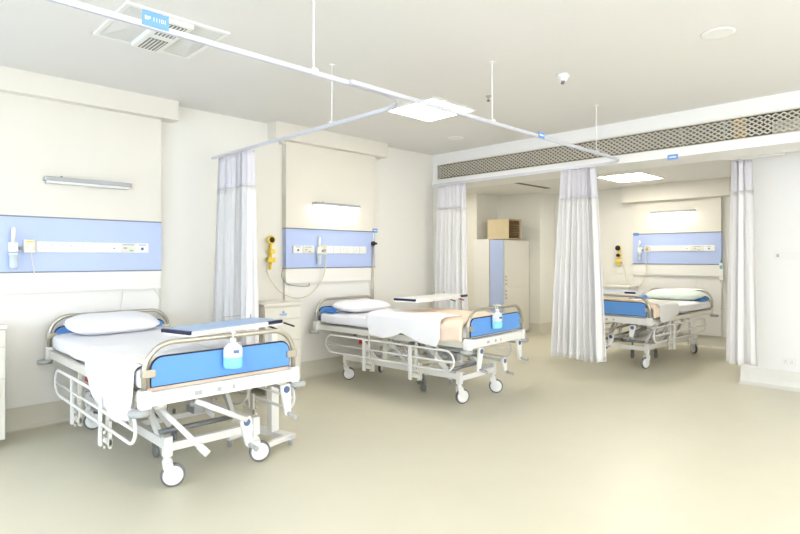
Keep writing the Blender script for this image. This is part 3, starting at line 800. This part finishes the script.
for x, y in ((.2, 1.6), (3.6, .2)):  # unseen panels, added to give the ward more warm light
    luminaire('added square ceiling light, unseen above the camera, brightening the ward' if x < 1 else 'added unseen square ceiling light brightening the open floor at right', (x, y, ZC), .345, .345, True)
luminaire('added ceiling light brightening the far room, hidden behind the left curtain of the opening', (7.7, 6.7, ZB), .30, .30, False)  # extra lamp added out of sight to brighten the far room
# round downlights, detector, sprinkler, slot
for x, y, lb in ((4.366, 1.21, 'large round downlight in the ceiling at upper right'), (5.698, 4.717, 'small round downlight in the ceiling near the grille corner')):
    t = thing('downlight', lb, 'light', (x, y, ZC), 0, 'round downlights')
    MB().lathe([(.085, -.006), (.10, -.010), (.108, -.004), (.108, -.0005), (.085, -.0005)]).build('ring', M['plastic'], t)
    MB().lathe([(.002, -.003), (.084, -.0055), (.084, -.001), (.002, -.001)]).build('lens', M['ventdark'], t)
t = thing('smoke_detector', 'white round smoke detector on the ceiling', 'detector', (4.39, 2.43, ZC))
MB().lathe([(.055, -.0005), (.058, -.02), (.05, -.03), (.038, -.034), (.034, -.055), (.01, -.058)]).build('housing', M['plastic'], t)
MB().cyl((-.01, -.01, -.0585), (.01, .01, -.0725), .016, 12).build('sensor', M['midgrey'], t)
t = thing('sprinkler', 'tiny metal sprinkler head by the hanger rod', 'sprinkler', (4.45, 3.27, ZC))
MB().lathe([(.03, -.0005), (.03, -.006), (.012, -.01), (.010, -.04)]).build('escutcheon', M['steel'], t)
MB().lathe([(.006, -.04), (.018, -.045), (.018, -.052), (.004, -.055)]).build('deflector', M['midgrey'], t)
mb = MB().box(7.40, 9.18, 5.33, 5.43, ZB - .006, ZB - .0005)
o = mb.build('slot_diffuser', M['ventdark']); tag(o, 'long narrow grey air slot in the far room ceiling', 'vent')

# bedhead lamps
def wall_lamp(label, loc, rz, lit):
    t = thing('wall_lamp', label, 'lamp', loc, rz, 'bedhead lamps')
    MB().box(-.36, .36, -.09, 0, -.008, .03, bev=.006).build('housing', M['grey'], t)
    MB().box(-.345, .345, -.084, -.01, -.03, -.008, bev=.004).build('tube_cover', M['tube'] if lit else M['tube_off'], t)
    MB().cyl((-.22, -.04, .03), (-.22, -.04, .045), .008).build('switch', M['midgrey'], t)
wall_lamp('unlit grey bar lamp above the nearest left bed', (1.535, YA - .081, 2.19), 0, False)
wall_lamp('lit bar lamp glowing above the middle bed', (4.43, YA - .081, 2.17), 0, True)
wall_lamp('lit bar lamp glowing above the farthest bed', (XH - .081, 3.50, 2.29), R(-90), True)

# ============================================================ BEDHEAD SERVICES
def socket_strip(label, loc, rz, x0, x1, n, mods, flip=False):
    """panel of sockets; mods: list of (x0,x1,kind)"""
    t = thing('socket_strip', label, 'sockets', loc, rz, 'bedhead socket strips')
    MB().box(x0, x1, -.014, 0, -.048, .048, bev=.003).build('back_plate', M['plastic'], t)
    for a, b, kind in mods:
        m = MB().box(a + .004, b - .004, -.019, -.0135, -.043, .043, bev=.002)
        o = m.build('module', M['cream'] if kind == 'panel' else M['plastic'], t)
        c = (a + b) / 2
        if kind == 'socket':
            MB().box(c - .004, c + .004, -.0205, -.0188, .010, .020).box(c - .018, c - .011, -.0205, -.0188, -.018, -.012).box(c + .011, c + .018, -.0205, -.0188, -.018, -.012).build('socket_holes', M['grey'], o)
        if kind == 'switch':
            MB().box(c - .012, c + .012, -.022, -.0188, -.018, .018, bev=.002).build('rocker', M['plastic'], o)
        if kind == 'panel':
            MB().box(c - .05, c + .05, -.0205, -.0188, .026, .034).build('caption', M['cyanl'], o)
            MB().box(c + .01, c + .04, -.0205, -.0188, -.032, -.02).build('green_mark', M['greenl'], o)
            MB().box(c - .045, c - .015, -.0205, -.0188, -.01, .006).build('grey_mark', M['grey'], o)
        if kind == 'call':
            MB().box(c - .035, c + .035, -.0205, -.0188, .026, .034).build('caption', M['cyanl'], o)
            MB().cyl((c, -.0188, -.008), (c, -.0225, -.008), .014, 14).build('call_button', M['badge'], o)
        if kind == 'jack':
            MB().cyl((c, -.0188, -.006), (c, -.0215, -.006), .008, 10).build('jack', M['midgrey'], o)
yf = YA - .083
mods = [(-.44 + .075 * i, -.365 + .075 * i, 'socket') for i in range(4)] + [(-.135, -.045, 'socket'), (-.045, .045, 'switch'), (.045, .135, 'switch'), (.135, .235, 'jack'), (.245, .385, 'panel'), (.385, .50, 'call')]
socket_strip('white socket strip with green and blue icons behind the nearest bed', (1.575, yf, 1.598), 0, -.45, .505, 4, mods)
socket_strip('row of white sockets right of the flowmeter, middle bedhead', (4.61, yf, 1.605), 0, -.34, .345, 4,
             [(-.33 + .11 * i, -.22 + .11 * i, 'switch' if i % 2 else 'socket') for i in range(6)])
socket_strip('small call panel left of the flowmeter, middle bedhead', (3.935, yf, 1.605), 0, -.155, .155, 4, [(-.15, -.02, 'call'), (-.02, .15, 'panel')])
socket_strip('white socket strip on the far bay bedhead', (XH - .083, 3.38, 1.665), R(-90), -.50, .54, 4,
             [(-.46 + .085 * i, -.375 + .085 * i, 'socket') for i in range(6)] + [(.06, .16, 'jack'), (.16, .38, 'panel'), (.38, .52, 'call')])
def gas_outlet(label, loc, rz):
    t = thing('gas_outlet', label, 'outlet', loc, rz, 'beige gas outlets')
    MB().box(-.045, .045, -.03, 0, -.06, .055, bev=.006).build('box', M['cream'], t)
    MB().box(-.025, .025, -.034, -.0295, .03, .042).build('yellow_mark', M['yellow'], t)
    MB().cyl((0, -.0295, -.008), (0, -.05, -.008), .02, 16).build('valve', M['steel'], t)
gas_outlet('beige gas outlet left of the nearest socket strip', (1.075, yf, 1.605), 0)
gas_outlet('beige gas outlet right of the flowmeter, middle bedhead', (4.235, yf, 1.605), 0)
gas_outlet('beige gas outlet beside the flowmeter in the far bay', (XH - .083, 3.935, 1.665), R(-90))
def flowmeter(label, loc, rz):
    t = thing('flowmeter', label, 'flowmeter', loc, rz, 'oxygen flowmeters')
    MB().box(-.035, .035, -.05, 0, -.035, .05, bev=.01).build('valve_block', M['plastic'], t)
    MB().cyl((0, -.045, .04), (0, -.045, .17), .016, 14).cyl((0, -.045, .17), (0, -.045, .18), .01, 12).build('flow_tube', M['plastic'], t)
    MB().cyl((.035, -.03, .0), (.06, -.03, .0), .014, 12).build('knob', M['midgrey'], t)
    MB().lathe([(.036, -.04), (.038, -.06), (.03, -.065), (.03, -.16), (.024, -.175), (.005, -.178)], (0, -.045, 0)).build('humidifier_jar', M['bottle'], t)
flowmeter('white oxygen flowmeter at the left edge of the nearest bedhead', (.955, yf, 1.585), 0)
flowmeter('oxygen flowmeter hanging on the middle bedhead', (4.15, yf, 1.59), 0)
flowmeter('slim white oxygen flowmeter on the far bay bedhead', (XH - .083, 4.06, 1.64), R(-90))
# regulators
def regulator(label, loc, rz, body, accent):
    t = thing('suction_regulator', label, 'regulator', loc, rz, 'suction regulators')
    MB().cyl((0, 0, 0), (0, -.05, 0), .016).cyl((0, -.045, -.11), (0, -.045, .10), .018, 14).box(-.02, .02, -.075, -.02, -.02, .02, bev=.005).cyl((-.05, -.045, .0), (.05, -.045, .0), .012).build('body', M[body], t)
    g = MB().lathe([(.05, -.008), (.052, 0), (.05, .018), (.046, .02)], seg=24, mx=Matrix.Translation((0, -.058, .135)) @ Matrix.Rotation(R(90), 4, 'X')).build('gauge', M[body], t)
    MB().cyl((0, -.0795, .135), (0, -.081, .135), .034, 20).build('dial', M['black'], g)
    MB().cyl((0, -.06, .0), (0, -.10, .0), .03, 16).build('knob', M[accent], t)
    MB().box(-.055, .045, -.085, -.02, -.13, -.075, bev=.01).build('trap', M[body], t)
    MB().cyl((0, -.045, -.13), (0, -.045, -.22), .02, 14, r1=.014).build('nozzle', M[body], t)
    return t
regulator('yellow suction regulator on the wall left of the middle bedhead', (3.50, YA, 1.58), 0, 'yellow', 'yellow')
t = regulator('black and yellow suction regulator on the wall of the far bay', (XH, 4.475, 1.55), R(-90), 'yellow', 'black')
MB().cyl((0, -.085, .135), (0, -.1, .135), .048, 20).build('gauge_cap', M['black'], t)
tag(MB().box(XH - .02, XH, 4.43, 4.52, 1.21, 1.33, bev=.004).build('wall_box', M['plastic']), 'small white box on the wall under the far regulator', 'box')
# hoses
def hose(name, label, cat, pts, r, m):
    tag(MB().ring_sweep(bez(pts), r, 8).build(name, M[m]), label, cat)
hose('hose', 'pale hose looping from the yellow regulator to the middle bedhead', 'hose',
     [(3.455, 5.70, 1.49), (3.42, 5.68, 1.33), (3.55, 5.64, 1.12), (3.75, 5.60, 1.02), (3.98, 5.60, 1.06), (4.17, 5.61, 1.25), (4.235, 5.635, 1.45), (4.235, 5.645, 1.54)], .007, 'hose')
hose('cable', 'thin grey cable looping beside the middle bedhead', 'cable',
     [(3.69, 5.69, 1.395), (3.62, 5.66, 1.36), (3.60, 5.65, 1.27), (3.68, 5.65, 1.19), (3.85, 5.65, 1.155), (3.99, 5.66, 1.15), (4.02, 5.69, 1.19)], .004, 'midgrey')
hose('cable', 'thin pale cord hanging from the nearest bedhead outlet', 'cable', [(1.085, 5.65, 1.55), (1.09, 5.66, 1.47), (1.105, 5.67, 1.39), (1.11, 5.68, 1.36)], .005, 'hose_w')
hose('cable', 'thin cord hanging behind the right corner of the nearest headboard', 'cable', [(2.15, 5.73, 1.193), (2.20, 5.71, 1.10), (2.21, 5.70, 1.0), (2.17, 5.70, .9), (2.14, 5.71, .82)], .004, 'hose_w')
hose('cable', 'short thin cord hanging behind the nearest pillow', 'cable', [(1.86, 5.73, 1.193), (1.84, 5.71, 1.10), (1.82, 5.70, 1.0), (1.82, 5.70, .92)], .003, 'hose_w')
hose('cable', 'thin cord on the wall beside the left edge cabinet', 'cable', [(.86, 5.765, .83), (.95, 5.77, .80), (1.05, 5.77, .81), (1.13, 5.77, .87)], .003, 'hose_w')
hose('hose', 'pale hose looping down from the far regulator to the far bedhead', 'hose',
     [(10.13, 4.44, 1.46), (10.10, 4.36, 1.35), (10.05, 4.28, 1.10), (10.03, 4.16, .98), (10.03, 4.02, 1.02), (10.05, 3.94, 1.25), (10.05, 3.935, 1.60)], .007, 'hose')
hose('cable', 'thin white cord hanging to the far headboard', 'cable', [(10.12, 3.10, 1.195), (10.08, 3.12, 1.08), (10.07, 3.14, .97)], .004, 'hose_w')
hose('cable', 'white cord curling down from the handset beside the far bed', 'cable', [(10.10, 2.78, 1.16), (10.12, 2.68, .95), (10.1, 2.60, .80), (9.98, 2.62, .70), (9.85, 2.70, .69)], .005, 'hose_w')
t = thing('call_handset', 'white nurse call handset hung at the right of the far bedhead', 'handset', (XH - .084, 2.745, 1.30), R(-90))
MB().box(-.03, .03, -.035, -.001, -.16, .12, bev=.008).build('handset_body', M['plastic'], t)
MB().box(-.02, .02, -.0375, -.0345, .02, .08).build('keys', M['cyanl'], t)
MB().cyl((0, -.02, .12), (0, -.02, .17), .012).build('clip', M['midgrey'], t)
# drip pole on the middle bed
p = local(bed2, .40, 1.0)
p = local(bed2, .53, 1.165)
t = thing('drip_pole', 'thin steel drip pole with a black knob at the head of the middle bed', 'pole', (p.x, p.y, 0))
MB().cyl((0, 0, .60), (0, 0, 1.70), .009).cyl((-.024, 0, .66), (-.024, 0, 1.66), .005).build('tube', M['steel'], t)
MB().cyl((0, 0, 1.70), (0, 0, 1.84), .007).build('inner_tube', M['plastic'], t)
MB().lathe([(.012, -.03), (.03, -.02), (.034, 0), (.03, .02), (.012, .03)], (0, 0, 1.70)).cyl((0, 0, 1.70), (.05, -.02, 1.70), .014).build('clamp_knob', M['black'], t)

# ============================================================ SANITISER BOTTLES
def bottle(bed, x, label):
    pt = local(bed, x, -1.175)
    t = thing('sanitiser_bottle', label, 'bottle', (pt.x, pt.y, .785), bed.rotation_euler.z - R(22), 'sanitiser bottles')
    sx, sy = 1.25, .62
    def ob(prof, name, m):
        mb = MB().lathe(prof, seg=24); bmesh.ops.transform(mb.bm, matrix=Matrix.Diagonal((sx, sy, 1, 1)), verts=mb.bm.verts)
        return mb.build(name, m, t)
    ob([(.047, .0705), (.049, .073), (.049, .12), (.043, .145), (.022, .163), (.018, .168)], 'bottle_body', M['bottle'])
    ob([(.042, 0), (.048, .006), (.049, .03), (.049, .068), (.047, .070), (.002, .070)], 'gel', M['gel'])
    MB().box(.0, .034, -.0325, -.0300, .10, .12).build('label', M['badge'], t)
    MB().box(-.04, .04, -.0305, -.029, .06, .13).bm.free()
    MB().cyl((0, 0, .166), (0, 0, .195), .019, 16).build('collar', M['plastic'], t)
    MB().cyl((0, 0, .195), (0, 0, .232), .006).box(-.012, .012, -.045, .012, .230, .244, bev=.004).build('pump', M['plastic'], t)
    MB().ring_sweep([(0, .018, .165), (0, .024, .18), (0, .03, .215), (0, .045, .235), (0, .07, .235), (0, .08, .21)], .004, 8).build('hook', M['plastic'], t)
bottle(bed1, .02, 'blue gel pump bottle hung on the footboard of the nearest bed')
bottle(bed2, -.07, 'blue gel pump bottle hung on the footboard of the middle bed')

# ============================================================ LOCKERS, FILE BOX
t = thing('locker', 'tall two-tier beige locker with a blue side in the far room', 'locker', (9.21, 6.245, 0))
MB().box(-.43, .43, -.15, .165, .05, 1.85, bev=.004).build('body', M['cream'], t)
MB().box(-.437, -.4305, -.145, .165, .05, 1.85).build('side_panel', M['blue'], t)
MB().box(-.40, .40, -.13, .15, 0, .05).build('plinth', M['midgrey'], t)
for a, b in ((.07, .935), (.945, 1.84)):
    d = MB().box(-.425, .425, -.168, -.151, a, b, bev=.003).build('door', M['cream'], t)
    for i in range(3):
        zz = (b - .06 - i * .07) if a < .5 else (a + .06 + i * .07)
        MB().cyl((-.39, -.168, zz), (-.39, -.19, zz), .014, 12).build('knob', M['grey'], d)
t = thing('locker', 'tall white locker behind the blue-sided one', 'locker', (9.21, 6.60, 0))
MB().box(-.45, .43, -.178, .20, .05, 1.87, bev=.004).build('body', M['white'], t)
MB().box(-.40, .40, -.16, .18, 0, .05).build('plinth', M['midgrey'], t)
t = thing('file_box', 'tan cardboard box of brown folders on top of the lockers', 'box', (9.17, 6.35, 1.875))
mb = MB().box(-.22, .22, -.25, .25, 0, .012).box(-.22, .22, -.25, .25, .38, .392).box(-.22, -.208, -.25, .25, .012, .38).box(.19, .22, -.25, .25, .012, .38).box(-.208, .19, .24, .25, .012, .38)
mb.build('carton', M['card'], t)
for i in range(8):
    z = .014 + i * .045
    MB().box(-.20 + random.uniform(0, .02), .17 + random.uniform(0, .015), -.235 + random.uniform(0, .02), .20, z, z + random.uniform(.026, .04)).build('folder', M['folder'], t)
t.location.z = 1.8705

# ============================================================ RIGHT WALL FITTINGS
t = thing('wall_socket', 'white double socket low on the bare right wall', 'socket', (XR, 1.375, .305), R(-90))
MB().box(-.065, .065, -.012, -.0005, -.045, .045, bev=.003).build('plate', M['plastic'], t)
for s in (-1, 1):
    MB().box(s * .03 - .003, s * .03 + .003, -.0135, -.0118, .008, .018).box(s * .03 - .013, s * .03 - .008, -.0135, -.0118, -.012, -.006).box(s * .03 + .008, s * .03 + .013, -.0135, -.0118, -.012, -.006).build('pin_holes', M['midgrey'], t)
t = thing('wall_switch', 'long white switch plate on the bare right wall', 'switch', (XR, 1.36, 1.53), R(-90))
MB().box(-.16, .40, -.012, -.0005, -.045, .045, bev=.003).build('plate', M['plastic'], t)
MB().box(-.135, -.11, -.016, -.0118, -.02, .015, bev=.002).build('rocker', M['grey'], t)
